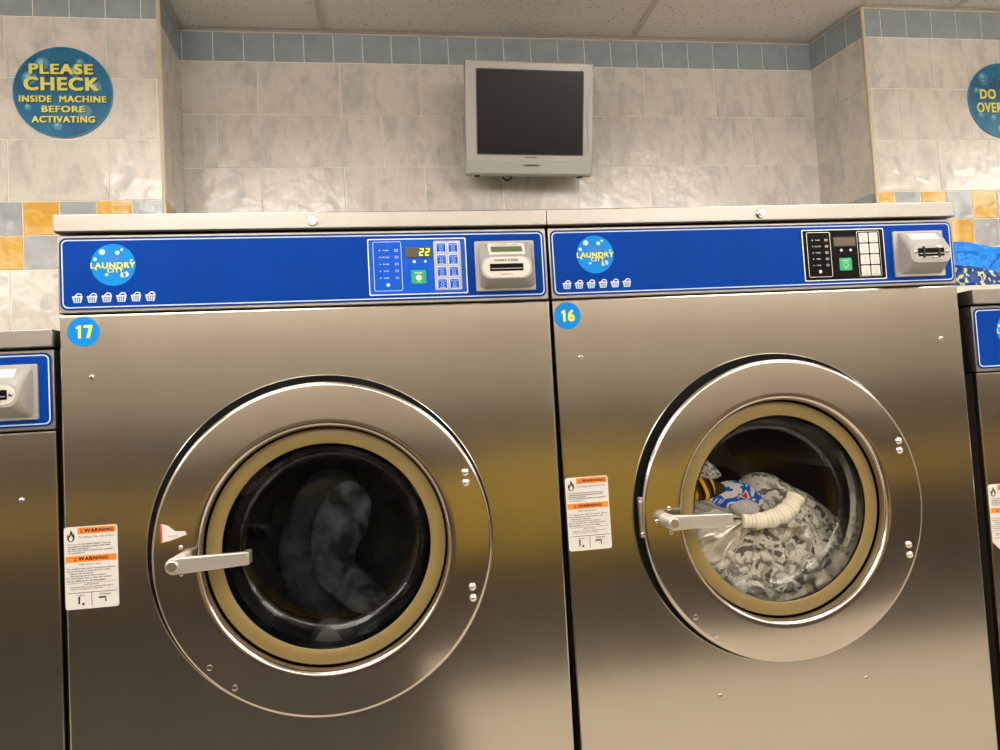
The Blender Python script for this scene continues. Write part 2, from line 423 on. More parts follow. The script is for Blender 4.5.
def xybox(mb, P0, P1, t, z0, z1, mat):
    P0 = Vector(P0); P1 = Vector(P1); d = (P1 - P0).normalized(); nr = Vector((d.y, -d.x)) * t
    vs = [(p.x, p.y, z) for z in (z0, z1) for p in (P0, P1, P1 + nr, P0 + nr)]
    mb.add(vs, [(0, 1, 2, 3), (4, 7, 6, 5), (0, 4, 5, 1), (1, 5, 6, 2), (2, 6, 7, 3), (3, 7, 4, 0)], mat)
mb = MB()   # painted wall angle that carries the ceiling boards
for a, c in (((X0, YP), (XPL, YP)), ((XPL, YP), (XL, YB)), ((XL, YB), (XR, YB)), ((XR, YB), (XPR, YP)), ((XPR, YP), (X1, YP))):
    xybox(mb, a, c, .016, ZC - .0015, ZC, 'trimw'); xybox(mb, a, c, .0048, ZC - .0055, ZC, 'trimw')
struct(mb, 'trim_3', smooth=False)
# ceiling: boards in a grid of tee bars, 1.04 m by .52 m cells
mb = MB(); CX, CY = 1.0376, .518; gx0 = -.441; gy0 = YB - .33
cells_lamp = set()
for row_y in (-1.43 + .0, ): pass
ky = 0; yl = YB
rows = []
y = gy0
ys = [YB + .05, y]
while y > YF: y -= CY; ys.append(y)
xs = []; x = gx0 - 4 * CX
while x < X1 + CX: xs.append(x); x += CX
LAMPROWS = []
def near(a, t): return min(range(len(ys) - 1), key=lambda i: abs((ys[i] + ys[i + 1]) / 2 - t))
lr = [near(ys, -.34), near(ys, -1.6), near(ys, -2.65)]  # furthest row is added to throw frontal light on the laundry
lamps = []
for i in range(len(ys) - 1):
    for j in range(len(xs) - 1):
        a, c = xs[j], xs[j + 1]; d0, d1 = ys[i + 1], ys[i]
        if i in lr and ((j - 3) % 2 == 0 or i == lr[2]):
            lamps.append((a, c, d0, d1))
        mb.box(a + .004, c - .004, d0 + .004, d1 - .004, ZC + .004, ZC + .02, 'ceil')
for x in xs: mb.box(x - .0095, x + .0095, YF, YB + .05, ZC, ZC + .006, 'trimw')
for y in ys[1:]: mb.box(xs[0], xs[-1], y - .0095, y + .0095, ZC - .0004, ZC + .0055, 'trimw')
mb.box(X0, X1, YF, YB + .1, ZC + .12, ZC + .15, 'ceil')
struct(mb, 'ceiling', smooth=False)
mb = MB(); mb.box(X0 - .1, X1 + .1, YF - .1, YB + .15, -.1, 0, 'floor'); mb.box(X0, -.12, YF, -.85, 0, .004, 'gapdark'); mb.box(-.12, X1, YF, -1.7, 0, .004, 'gapdark'); struct(mb, 'floor', smooth=False)  # dark slabs added to the unseen floor to darken its reflection in the steel
mb = MB(); mb.box(X0, X1, YF - .1, YF, 0, ZC + .15, 'farwall'); struct(mb, 'wall_front', smooth=False)
mb = MB(); mb.box(.15, 1.75, YF, YF + .04, .22, .86, 'yelpanel'); struct(mb, 'unseen_yellow_panel', smooth=False)  # unseen yellow counter front, placed for its yellow reflection in the steel
mb = MB(); mb.box(X0 - .1, X0, YF, YP + .1, 0, ZC + .15, 'wallp'); struct(mb, 'wall_far_left', smooth=False)
mb = MB(); mb.box(X1, X1 + .1, YF, YP + .1, 0, ZC + .15, 'wallp'); struct(mb, 'wall_far_right', smooth=False)
for k, (a, c, d0, d1) in enumerate(lamps):
    t = empty('ceiling_light', ((a + c) / 2, (d0 + d1) / 2, ZC - (.15 if c > a and d1 > -1.0 else .07)))
    w, h = (c - a) / 2 - .012, .15; dz_ = ZC - t.location.z
    tag(t, 'long wraparound fluorescent fixture hung just below the ceiling boards, furthest row added as fill', 'ceiling light', 'fluorescent fixtures on the ceiling')
    f = MB()
    for q in (-w, w - .012): f.box(q, q + .012, -h, h, -.075, 0, 'lampframe')
    f.box(-w, w, -.02, .02, -.008, 0, 'lampframe')
    for q in (-w * .7, w * .7): f.box(q - .006, q + .006, -.006, .006, 0, dz_, 'lampframe')
    f.build('lamp_frame', t, smooth=False)
    f = MB(); pr = [(-h + .005, -.004), (-h + .012, -.045), (-h + .05, -.070), (h - .05, -.070), (h - .012, -.045), (h - .005, -.004)]
    f.add([(x, y, z) for x in (-w + .012, w - .012) for y, z in pr], [(i, (i + 1) % 6, 6 + (i + 1) % 6, 6 + i) for i in range(6)], 'lamp'); f.build('diffuser', t, smooth=False)

# ------------------------------------------------------------------ washing machines
# local frame: x from the left edge, y = 0 at the door panel, z from the floor; H = top of the door panel
def basket(mb, cx, cz, s, y):
    w = s / 2
    def bar(a, b_, t, mat='white'):
        a = Vector(a); b_ = Vector(b_); d = (b_ - a).normalized(); n_ = Vector((-d.y, d.x)) * t / 2
        mb.flat([tuple(Vector((cx, cz)) + p) for p in (a - n_, b_ - n_, b_ + n_, a + n_)], y, mat)
    mb.flat([(cx - w, cz + w * .25), (cx - w * .72, cz - w * .95), (cx + w * .72, cz - w * .95), (cx + w, cz + w * .25)], y, 'paleblue')
    for k in (-.42, 0, .42):
        for q in (-.02, -.36, -.70):
            mb.flat(rrect(cx + k * w - w * .13, cx + k * w + w * .13, cz + q * w - w * .11, cz + q * w + w * .11, w * .05, 1), y - .0002, 'navy')
    bar((-w, w * .3), (w, w * .3), w * .26)
    bar((-w * .5, w * .35), (w * .1, w * .95), w * .22); bar((w * .1, w * .95), (w * .75, w * .8), w * .22); bar((w * .75, w * .8), (w * .8, w * .3), w * .2)
def logo(mb, c, r, y):
    mb.disc(c, r, y, 'cyan')
    for k, (dx, h) in enumerate(((-.38, .28), (-.22, .44), (-.06, .34), (.1, .50), (.26, .36), (.4, .24))):
        mb.flat([(c[0] + (dx - .06) * r, c[1] + .12 * r), (c[0] + (dx + .06) * r, c[1] + .12 * r), (c[0] + (dx + .06) * r, c[1] + (.12 + h) * r), (c[0] + (dx - .06) * r, c[1] + (.12 + h) * r)], y - .0002, 'skyline')
    for dx, dz, q in ((-.48, .62, .14), (.2, .58, .10), (.4, .72, .06), (-.8, .28, .09), (.82, .2, .06), (-.76, -.2, .05), (-.3, -.46, .07), (.42, -.5, .12), (.56, -.46, .13)):
        mb.disc((c[0] + dx * r, c[1] + dz * r), q * r, y - .0003, 'bubble', 16)
    mb.text('LAUNDRY', (c[0], c[1] - .03 * r), 2.0 * r, .28 * r, y - .0006, 'yellow', .035)
    mb.text('CITY', (c[0] + .1 * r, c[1] - .27 * r), .72 * r, .22 * r, y - .0010, 'yellow', .035)
def seg_digit(mb, cx, cz, w, h, on, y, mat):
    t = h * .13; sh = .12
    def q(a0, a1, b0, b1):
        mb.flat([(cx + a0 + b0 * sh, cz + b0), (cx + a1 + b0 * sh, cz + b0), (cx + a1 + b1 * sh, cz + b1), (cx + a0 + b1 * sh, cz + b1)], y, mat)
    g_ = t * .2
    if 'a' in on: q(-w / 2 + g_, w / 2 - g_, h / 2 - t, h / 2)
    if 'g' in on: q(-w / 2 + g_, w / 2 - g_, -t / 2, t / 2)
    if 'd' in on: q(-w / 2 + g_, w / 2 - g_, -h / 2, -h / 2 + t)
    if 'b' in on: q(w / 2 - t, w / 2, g_, h / 2 - g_)
    if 'c' in on: q(w / 2 - t, w / 2, -h / 2 + g_, -g_)
    if 'f' in on: q(-w / 2, -w / 2 + t, g_, h / 2 - g_)
    if 'e' in on: q(-w / 2, -w / 2 + t, -h / 2 + g_, -g_)
def warning_label(parent, x0, z1, w, h, torn=False):
    mb = MB(); y = -.0006; x1 = x0 + w; z0 = z1 - h
    out = rrect(x0, x1, z0, z1, .004)
    if torn:
        out = [(x1, z1), (x0 + .003, z1), (x0, z1 - .003), (x0, z0 + .018), (x0 + .018, z0), (x1, z0)]
    mb.prism(out, y, 0, 'label')
    y -= .0002; tx = x0 + w * .26
    def at(u, v): return (x0 + u * w, z1 - v * h)
    def rect(u0, u1, v0, v1, mat, yy=y): mb.flat([at(u0, v0), at(u0, v1), at(u1, v1), at(u1, v0)], yy, mat)
    rect(.255, .975, .012, .092, 'orange'); rect(.02, .975, .355, .432, 'orange')
    for (u, v) in ((.33, .052), (.20, .392)):
        mb.flat([at(u - .035, v + .022), at(u + .035, v + .022), at(u, v - .026)], y - .0002, 'ink'); mb.flat([at(u - .018, v + .014), at(u + .018, v + .014), at(u, v - .010)], y - .0003, 'orange')
    mb.text('WARNING', at(.66, .052), .56 * w, .044 * h, y - .0002, 'ink', .04)
    mb.text('WARNING', at(.54, .392), .56 * w, .044 * h, y - .0002, 'ink', .04)
    # flame
    fl = [(.0, -.07), (.03, -.04), (.035, -.01), (.055, -.03), (.065, .02), (.05, .06), (.02, .075), (-.03, .075), (-.06, .05), (-.065, .01), (-.05, -.02), (-.03, .0), (-.015, -.03)]
    mb.flat([at(.13 + a * 1.1, .105 + c) for a, c in fl][::-1], y, 'ink')
    mb.flat([at(.13 + a * .55, .13 + c * .55) for a, c in fl][::-1], y - .0002, 'label')
    def ln(t, u, v, wd, hh=.020, bold=.012): mb.text(t, at(u + wd / 2, v), wd * w, hh * h, y, 'ink', bold)
    ln('To reduce the risk of fire:', .27, .128, .66, .028, .01)
    for k, (t, wd) in enumerate((('Do not put flammable liquids, cleaning', .80), ('materials or articles soaked with them', .80), ('in the washer.', .40), ('Do not wash items soaked with vegetable', .84), ('or cooking oil.', .32))):
        ln(t, .07, .215 + k * .026, wd, .018)
    ln('High speed spin.', .26, .462, .44, .024, .01)
    for k, (t, u, wd) in enumerate((('To reduce the risk of serious injury:', .04, .90), ('Do not attempt to open the door until:', .04, .80), ('Motor has stopped', .10, .42), ('All moving parts have stopped', .10, .66), ('Do not tamper with or alter the machine', .04, .84), ('Do not climb on or into the washer', .04, .72))):
        ln(t, u, .512 + k * .029, wd, .019)
    rect(.05, .95, .684, .687, 'ink')
    ln('IMPORTANT', .36, .706, .28, .018, .01)
    ln('Keep this label on the washer and read it', .10, .735, .80, .016); ln('before using the machine', .10, .758, .60, .016)
    rect(.04, .97, .80, .806, 'ink'); rect(.487, .497, .80, .975, 'ink')
    ln('Open', .22, .835, .14, .020); ln('Closed', .64, .835, .20, .020)
    rect(.24, .27, .86, .94, 'ink'); rect(.31, .35, .925, .955, 'ink'); rect(.62, .76, .865, .885, 'ink'); rect(.74, .765, .89, .93, 'ink')
    mb.flat([at(.225, .87), at(.285, .87), at(.255, .845)], y, 'ink')
    o = mb.build('warning_label', parent, smooth=False)
    o['label'] = 'white warning label with orange headings' + (', torn at a lower corner' if torn else '')
    return o
def screw(parent, x, z, r=.0042, y=0., name='screw'):
    mb = MB(); mb.lathe([(r, y), (r, y - .0008), (r * .8, y - .0022), (r * .45, y - .0028), (r * .42, y - .0012), (0.0001, y - .0012)], (x, z), 'chrome', 20, ['chrome', 'chrome', 'chrome', 'ink', 'ink'])
    return mb.build(name, parent)
def dome(parent, x, z, r, y, name='bolt'):
    mb = MB(); mb.lathe([(r, y), (r, y - r * .25), (r * .82, y - r * .62), (r * .45, y - r * .86), (.0001, y - r * .92)], (x, z), 'chrome', 24)
    return mb.build(name, parent)

def machine(px, H, W, label, number, panel, reader_open, door_k=1., roll=0., tag_torn=False, depth=.74):
    root = empty('washing_machine', (px - T * math.sin(roll), 0, W / 2 * math.sin(roll)), (0, roll, 0))
    tag(root, label, 'washing machine', 'washing machines in the row')
    big = W > .75; gp = .0026
    c = (.4037 if big else .4037 * W / .8, H - .3938 * door_k); R = .2693 * door_k
    # cabinet with a round opening in its front
    mb = MB(); n = 96; x0, x1 = gp, W - gp; hr = .232 * door_k
    def edge(a):
        dx, dz = math.cos(a), math.sin(a); tt = 1e9
        for lim, d in ((x1 - c[0], dx), (x0 - c[0], dx)):
            if abs(d) > 1e-9 and lim / d > 0: tt = min(tt, lim / d)
        for lim, d in ((H - c[1], dz), (.09 - c[1], dz)):
            if abs(d) > 1e-9 and lim / d > 0: tt = min(tt, lim / d)
        return c[0] + dx * tt, c[1] + dz * tt
    angs = sorted([2 * PI * i / n for i in range(n)] + [math.atan2(zz - c[1], xx - c[0]) % (2 * PI) for xx in (x0, x1) for zz in (.09, H)])
    outer = [edge(a) for a in angs]; inner = [(c[0] + hr * math.cos(a), c[1] + hr * math.sin(a)) for a in angs]; k = len(angs)
    rb = .0028
    o_in = [(min(max(x, x0 + rb), x1 - rb), min(z, H - rb)) for x, z in outer]
    vs = [(x, .03, z) for x, z in inner] + [(x, 0, z) for x, z in inner] + [(x, 0, z) for x, z in o_in]
    o2 = [(x0 + rb * .3 if x < x0 + 1e-6 else (x1 - rb * .3 if x > x1 - 1e-6 else x), H - rb * .3 if z > H - 1e-6 else z) for x, z in outer]
    vs += [(x, rb * .3, z) for x, z in o2] + [(x, rb, z) for x, z in outer] + [(x, .012, z) for x, z in outer]
    fs = [(q * k + i, q * k + (i + 1) % k, (q + 1) * k + (i + 1) % k, (q + 1) * k + i) for q in range(5) for i in range(k)]
    mb.add(vs, fs, 'steel')
    o3 = [(x, y_, z) for y_ in (.012, depth) for x, z in ((x0 + .001, .09), (x1 - .001, .09), (x1 - .001, H), (x0 + .001, H))]
    mb.add(o3, [(0, 1, 5, 4), (1, 2, 6, 5), (2, 3, 7, 6), (3, 0, 4, 7), (4, 5, 6, 7)], 'gapdark')
    mb.box(x0 + .02, x1 - .02, .03, depth - .03, 0, .09, 'gapdark')
    mb.build('cabinet', root, angle=12)
    # control housing above the panel
    mb = MB(); fz0, fz1 = H + .0022, H + .1286
    mb.prism(rrect(gp, W - gp, fz0, fz1, .0022, 3), 0, .05, 'cap', .0018)
    mb.box(gp + .002, W - gp - .002, .05, depth, H - .002, H + .15, 'gapdark')
    mb.build('control_housing', root)
    # blue fascia sheet with its printed border
    mb = MB(); bx0, bx1, bz0, bz1 = .0056, W - .0062, H + .0075, H + .1238
    mb.prism(rrect(bx0, bx1, bz0, bz1, .011), -.0008, 0, 'navy')
    mb.flat(rrect(bx0 + .0032, bx1 - .0032, bz0 + .0032, bz1 - .0032, .0085), -.0010, 'paleblue')
    mb.flat(rrect(bx0 + .0052, bx1 - .0052, bz0 + .0052, bz1 - .0052, .0068), -.0012, 'blue')
    fa = mb.build('blue_fascia', root, smooth=False)
    mb = MB(); logo(mb, (.0860, H + .079), .0338, -.0015); mb.build('logo_disc', fa, smooth=False)['label'] = 'round cyan logo with yellow LAUNDRY CITY lettering'
    if big:
        for i in range(6):
            mb = MB(); basket(mb, .0312 + .0219 * i, H + .0265, .0155, -.0014); mb.build('basket_symbol', fa, smooth=False)
    # key panel; measured from the right edge, so it suits both widths
    rx = W - .8
    mb = MB()
    if number == '16': rx -= .0068
    kx0, kx1, kz0, kz1 = .4885 + rx, .6558 + rx, H + .0170, H + .1135
    pk = 'panelblack' if panel == 'black' else 'keyblue'
    if big:
        mb.prism(rrect(kx0, kx1, kz0, kz1, .002, 2), -.0022, -.0012, 'white')
        mb.flat(rrect(kx0 + .0018, kx1 - .0018, kz0 + .0018, kz1 - .0018, .002, 2), -.0024, pk)
        kp = 'satin' if panel == 'black' else 'paleblue'
        a0, a1, b0, b1 = .4972 + rx, .5450 + rx, H + .0240, H + .1085
        mb.frame(rrect(a0, a1, b0, b1, .003, 3), rrect(a0 + .0009, a1 - .0009, b0 + .0009, b1 - .0009, .0022, 3), -.0027, kp)
        a0, a1 = .5995 + rx, .6462 + rx
        mb.flat(rrect(a0, a1, b0 - .001, b1, .003, 3), -.0027, 'satin' if panel == 'black' else 'reader')
        mb.flat(rrect(a0 + .0008, a1 - .0008, b0 - .0002, b1 - .0008, .0025, 3), -.0029, 'panelblack' if panel == 'black' else 'bezel')
        for i, (t, wd) in enumerate((('WASH', .0095), ('PRE WASH', .0125), ('RINSE', .0100), ('SPIN', .0085), ('DONE', .0090))):
            z = H + .0935 - i * .0118
            mb.text(t, (.5185 + rx, z), wd, .0022, -.0027, 'white', .01)
            mb.disc((.5085 + rx, z), .0011, -.0027, 'bubble' if i or panel == 'black' else 'white', 8)
            xx, w_ = .5365 + rx, .0030
            mb.frame(rrect(xx - w_, xx + w_, z - .002, z + .002, .0008 + .0003 * i, 2), rrect(xx - w_ + .0008, xx + w_ - .0008, z - .0013, z + .0013, .0005, 2), -.0027, 'paleblue' if panel == 'blue' else 'satin')
        mb.disc((.5205 + rx, H + .0345), .0032, -.0027, 'bubble' if panel == 'blue' else 'keywhite', 16)
        mb.disc((.5660 + rx, H + .0735), .0026, -.0027, 'white', 12); mb.disc((.5850 + rx, H + .0735), .0024, -.0027, 'bubble' if panel == 'blue' else 'satin', 12)
        kpo = mb.build('key_panel', root, smooth=False); kpo['label'] = 'black control panel with white keys' if panel == 'black' else 'blue control panel with lit timer'
        mb = MB(); mb.prism(rrect(.5510 + rx, .5965 + rx, H + .0805, H + .0985, .0008, 2), -.0032, -.0024, 'lcd')
        if panel == 'blue':
            for q in (.5788, .5890): seg_digit(mb, q + rx, H + .0895, .0068, .0128, 'abged', -.0035, 'led')
        else:
            mb.flat(rrect(.5530 + rx, .5945 + rx, H + .0825, H + .0965, .0006, 2), -.0034, 'lcdamber')
        mb.build('timer_display', kpo, smooth=False)
        mb = MB(); mb.prism(rrect(.5600 + rx, .5852 + rx, H + .0350, H + .0585, .002, 3), -.0036, -.0024, 'green', .0006)
        mb.text('START', (.5726 + rx, H + .0535), .013, .003, -.0038, 'white', .02)
        mb.disc((.5726 + rx, H + .0455), .0042, -.0038, 'keywhite' if panel == 'blue' else 'green', 20)
        mb.frame(circ((.5726 + rx, H + .0455), .005, 20), circ((.5726 + rx, H + .0455), .0042, 20), -.0038, 'white' if panel == 'blue' else 'satin')
        mb.text('TO RUN', (.5726 + rx, H + .0385), .008, .0018, -.0038, 'white', .0)
        mb.build('start_button', kpo, smooth=False)
        names = ('NORMAL', 'PERM', 'HOT', 'WARM', 'BRIGHT', 'DELICATE', 'COLD', 'SUPER')
        for r_ in range(4):
            for q in range(2):
                kx = .6035 + rx + q * .0205; kz = H + .1052 - r_ * .0207
                mb = MB(); o_ = rrect(kx, kx + .0180, kz - .0185, kz, .0012, 2)
                mb.prism(o_, -.0040, -.0029, 'keywhite' if panel == 'black' else 'paleblue', .0004)
                if panel == 'blue': mb.flat(rrect(kx + .0016, kx + .0164, kz - .0169, kz - .0016, .001, 2), -.0042, 'keyblue')
                ink = 'reader' if panel == 'black' else 'paleblue'
                mb.text(names[r_ * 2 + q], (kx + .009, kz - .0045), .012, .0024, -.0043, ink, .0)
                mb.frame(circ((kx + .009, kz - .0100), .0030, 10), circ((kx + .009, kz - .0100), .0022, 10), -.0043, ink)
                mb.flat([(kx + .0045, kz - .0160), (kx + .0135, kz - .0160), (kx + .0135, kz - .0148), (kx + .0045, kz - .0148)], -.0043, ink)
                mb.build('key', kpo, smooth=False)
    # card reader: cast housing, plate behind, sloping top and underside
    rx = W - .8 - (.0035 if number == '16' else 0)
    px0, px1, pz0, pz1 = .6700 + rx, .7745 + rx, H + .0190, H + .1060
    mb = MB(); mb.prism(rrect(px0, px1, pz0, pz1, .002, 2), -.0055, -.0012, 'reader', .001)
    def loop(a0, a1, b0, b1, y_, r_): return [(x, y_, z) for x, z in rrect(a0, a1, b0, b1, r_, 6)]
    if not reader_open:
        L = [loop(px0 + .006, px1 - .002, pz0 + .004, pz1 - .003, -.0055, .008), loop(px0 + .0065, px1 - .0025, pz0 + .005, pz1 - .004, -.010, .010),
             loop(px0 + .0050, px1 - .0110, H + .0330, H + .0725, -.036, .0155), loop(px0 + .0060, px1 - .0120, H + .0340, H + .0715, -.039, .0155)]
    else:
        L = [loop(px0 + .009, px1 - .006, pz0 + .005, pz1 - .003, -.0055, .006), loop(px0 + .010, px1 - .007, pz0 + .006, pz1 - .004, -.010, .008),
             loop(px0 + .0070, px1 - .0125, H + .0385, H + .0755, -.036, .0150), loop(px0 + .0080, px1 - .0135, H + .0395, H + .0745, -.0375, .0150)]
    n_ = len(L[0]); vs = [p for l in L for p in l]
    mb.add(vs, [(q * n_ + i, q * n_ + (i + 1) % n_, (q + 1) * n_ + (i + 1) % n_, (q + 1) * n_ + i) for q in range(3) for i in range(n_)] + [tuple(range(3 * n_, 4 * n_))], 'reader')
    yf = L[3][0][1]; fz = H + .0528 if not reader_open else H + .0580; fx = (L[3][0][0] + px0 + .0105) / 2 if 0 else (px0 + px1) / 2 + (-.0035 if not reader_open else -.0028)
    cr = mb.build('card_reader', root, angle=40)
    cr['label'] = 'grey cast card reader with bare face plate and screws' if reader_open else 'grey cast card reader with display window'
    mb = MB()
    if not reader_open:
        mb.prism(rrect(fx - .0405, fx + .0405, fz - .0175, fz + .0175, .0170, 6), yf - .0010, yf, 'readerface', .0006)
        mb.text('INSERT CARD', (fx, fz + .0120), .040, .0032, yf - .0013, 'ink', .02)
        mb.text('REMOVE', (fx, fz - .0120), .020, .0026, yf - .0013, 'ink', .0)
    else:
        mb.prism(rrect(fx - .0385, fx + .0385, fz - .0150, fz + .0150, .0145, 6), yf - .0010, yf, 'readerface' if not big else 'reader', .0006)
    mb.build('face_plate', cr)
    mb = MB(); sw, sh = (.0285, .0062) if not reader_open else (.0270, .0075)
    mb.prism(rrect(fx - sw, fx + sw, fz - sh, fz + sh, .001, 2), yf - .0018, yf, 'panelblack', .0005)
    mb.flat([(fx - sw + .002, fz - sh * .45), (fx + sw - .002, fz - sh * .45), (fx + sw - .002, fz - sh * .25), (fx - sw + .002, fz - sh * .25)], yf - .0020, 'reader')
    if reader_open:
        for q in (-.0155, .0155): mb.box(fx + q - .0018, fx + q + .0018, yf - .004, yf, fz - .0105, fz + .0105, 'plast', .0006)
        mb.box(fx + .010, fx + .020, yf - .005, yf - .001, fz + .007, fz + .012, 'keywhite', .001); mb.box(fx + .001, fx + .012, yf - .004, yf - .001, fz - .0105, fz - .0078, 'keywhite', .001)
    mb.build('card_slot', cr)
    if reader_open:
        for q in (-.0325, .0325): screw(cr, fx + q, fz, .0036, yf - .001)
    # sticker or window on the sloping top
    ya, za = -.0105, pz1 - .0042; yb_, zb = yf + .0035, (H + .0728 if not reader_open else H + .0758)
    def sl(u, t, off=.0004): return (px0 + u, ya + (yb_ - ya) * t - off * .7, za + (zb - za) * t + off)
    mb = MB()
    def quad(u0, u1, t0, t1, mat, off): mb.add([sl(u0, t1, off), sl(u1, t1, off), sl(u1, t0, off), sl(u0, t0, off)], [(0, 1, 2, 3)], mat)
    if not reader_open:
        quad(.021, .084, .10, .92, 'readerface', .0006); quad(.0255, .0795, .34, .74, 'lcdgreen', .0009); 
        vs, fs = glyphs('LAUNDRY CARD', .02); xa = min(v[0] for v in vs); xb = max(v[0] for v in vs)
        mb.add([sl(.030 + (v[0] - xa) / (xb - xa) * .045, .29 - v[1] * .17, .0009) for v in vs], fs, 'ink')
        mb.build('display_window', cr, smooth=False)
    else:
        quad(.022, .080, .15, .85, 'label', .0006)
        for t in (.3, .42, .54, .66): quad(.028, .072 - t * .01, t, t + .035, 'bubble' if 0 else 'readerface', .0008)
        mb.build('reader_sticker', cr, smooth=False)
    # top cap with its lock
    mb = MB(); cz0, cz1 = H + .1315, H + .1598
    mb.prism(rrect(.0008, W - .0008, cz0, cz1, .0020, 3), -.0085, .03, 'cap', .0018)
    mb.box(.0015, W - .0015, .03, depth, cz0 + .004, cz1 - .0005, 'cap')
    cap = mb.build('top_cap', root)
    mb = MB(); mb.lathe([(.0088, -.0085), (.0088, -.0115), (.0072, -.0128), (.0058, -.0128), (.0055, -.0150), (.0048, -.0156), (.0001, -.0156)], (.4005 * W / .8, H + .1447), 'chrome', 28)
    mb.box(.4005 * W / .8 - .0008, .4005 * W / .8 + .0008, -.0160, -.0156, H + .1420, H + .1480, 'ink'); mb.build('cap_lock', cap)
    # door: black seal, steel ring, tan gasket, glass bowl, latch, hinge bolts
    mb = MB(); cs = (c[0] - .0040 * door_k, c[1] + .0045 * door_k); Rs = R * 1.025
    mb.lathe([(Rs + .0012, 0), (Rs + .0009, -.0012), (Rs, -.0016), (Rs - .0006, -.0010), (R * .93, -.0010), (R * .90, .0)], cs, 'black', 128, ['steel', 'steel', 'black', 'black', 'black'])
    mb.build('door_seal', root)
    mb = MB(); k_ = door_k
    prof = [(R * .985, -.001), (R, -.003), (R, -.0155), (R - .0012, -.0185), (R - .0036, -.0202), (R - .0065, -.0206), (.2100 * k_, -.0190), (.2040 * k_, -.0196), (.2005 * k_, -.0188), (.1975 * k_, -.0160), (.1960 * k_, -.0110), (.1955 * k_, .012)]
    mb.lathe(prof, c, 'ring', 144)
    door = mb.build('door', root, angle=40); door['label'] = 'round brushed steel porthole door'
    mb = MB(); gr0, gr1 = .1915 * k_, .1680 * k_
    mb.lathe([(.1956 * k_, .010), (gr0 + .0016, .010), (gr0 + .001, .004), (gr0 - .001, .0028), (gr1 + .0012, .0024), (gr1, .0032), (gr1 - .0004, .006), (gr1 + .0006, .020), (gr1 + .002, .050)], c, 'gold', 128, ['black', 'black', 'gold', 'gold', 'gold', 'black', 'chrome', 'chrome'])  # polished inner sleeve added to give bright streaks around the glass
    mb.build('door_gasket', door, angle=40)
    mb = MB()
    gp_ = [(.1675, .006), (.1672, .010), (.1655, .018), (.1625, .030), (.1600, .044), (.1575, .054), (.1530, .0605), (.1465, .0640), (.138, .0655), (.10, .0672), (.05, .0680), (.0002, .0683)]
    mb.lathe([(r * k_, y) for r, y in gp_], c, 'glass', 128)
    mb.lathe([((r - .0045) * k_ if r > .01 else r, y - (.0045 if r < .15 else .002)) for r, y in gp_ if .009 < y and r > .14], c, 'glass', 128)
    mb.build('glass_bowl', door, angle=60)
    if big:
        hx, hz = (.1785 if number == '17' else .1748), H - (.3968 if number == '17' else .3935)
        mb = MB()
        mb.lathe([(.0120, -.0195), (.0120, -.050), (.0112, -.0515), (.0001, -.0515)], (hx, hz), 'handle', 28)
        # tapering arm seen from the front, its tip curled inwards
        tip = .2875 if number == '17' else .2785; dz = .0035 if number == '17' else -.002
        o_ = [(hx + .0122 * math.cos(a), hz + .0128 * math.sin(a)) for a in [PI * .42 + PI * 1.16 * i / 14 for i in range(15)]]
        o_ += [(tip, hz - .0102 + dz), (tip + .0022, hz - .0085 + dz), (tip + .0022, hz + .0085 + dz), (tip, hz + .0102 + dz)]
        mb.prism(o_, -.0600, -.0515, 'handle', .0018)
        mb.prism(rrect(tip - .007, tip + .0020, hz - .0100 + dz, hz + .0100 + dz, .002, 2), -.0570, -.036, 'handle')
        la = mb.build('latch_handle', door, angle=35)
        mb = MB(); mb.lathe([(.0092, -.0600), (.0092, -.0632), (.0078, -.0642), (.0001, -.0642)], (hx - .001, hz), 'satin', 28); mb.build('pivot_bolt', la) if 0 else mb.build('pivot_bolt', door)
        pts = ((.1800, -.3748), (.1795, -.4165)) if number == '17' else ((.1815, -.3741), (.1582, -.3945), (.1826, -.4161))
        for x, z in pts: screw(door, x, H + z, .0036, -.0205)
        for x, z in ((.6330, -.2870), (.6332, -.3043), (.6355, -.4766), (.6357, -.4949)): dome(door, x, H + z, .0066, -.0190)
        for x, z in ((.2166, -.5645), (.2530, -.5995)):
            mb = MB(); mb.lathe([(.0048, -.0190), (.0046, -.0206), (.0032, -.0210), (.0026, -.0195), (.0001, -.0195)], (x, H + z), 'chrome', 20, ['chrome', 'chrome', 'ink', 'ink']); mb.build('rivet', door)
    # drum behind the door
    mb = MB(); dr = .222 * door_k
    mb.lathe([(.199 * door_k, .030), (dr, .075), (dr, .50), (dr - .02, .515), (.06, .520), (.0002, .520)], c, 'drum', 72)
    for q in range(3):
        a = .44 + q * 2 * PI / 3; u = Vector((math.cos(a), math.sin(a))); t_ = Vector((-u.y, u.x)); vs = []
        for rr_, hw in ((dr, .045), (dr - .055, .016), (dr - .060, .008)):
            for sg in (-1, 1):
                p = Vector(c) + u * rr_ + t_ * hw * sg; vs += [(p.x, .09, p.y), (p.x, .49, p.y)]
        mb.add(vs, [(0, 1, 5, 4), (2, 6, 7, 3), (4, 5, 9, 8), (6, 10, 11, 7), (8, 9, 11, 10), (0, 4, 6, 2), (4, 8, 10, 6), (1, 3, 7, 5), (5, 7, 11, 9)], 'lifter')
    mb.build('drum', root, angle=40)
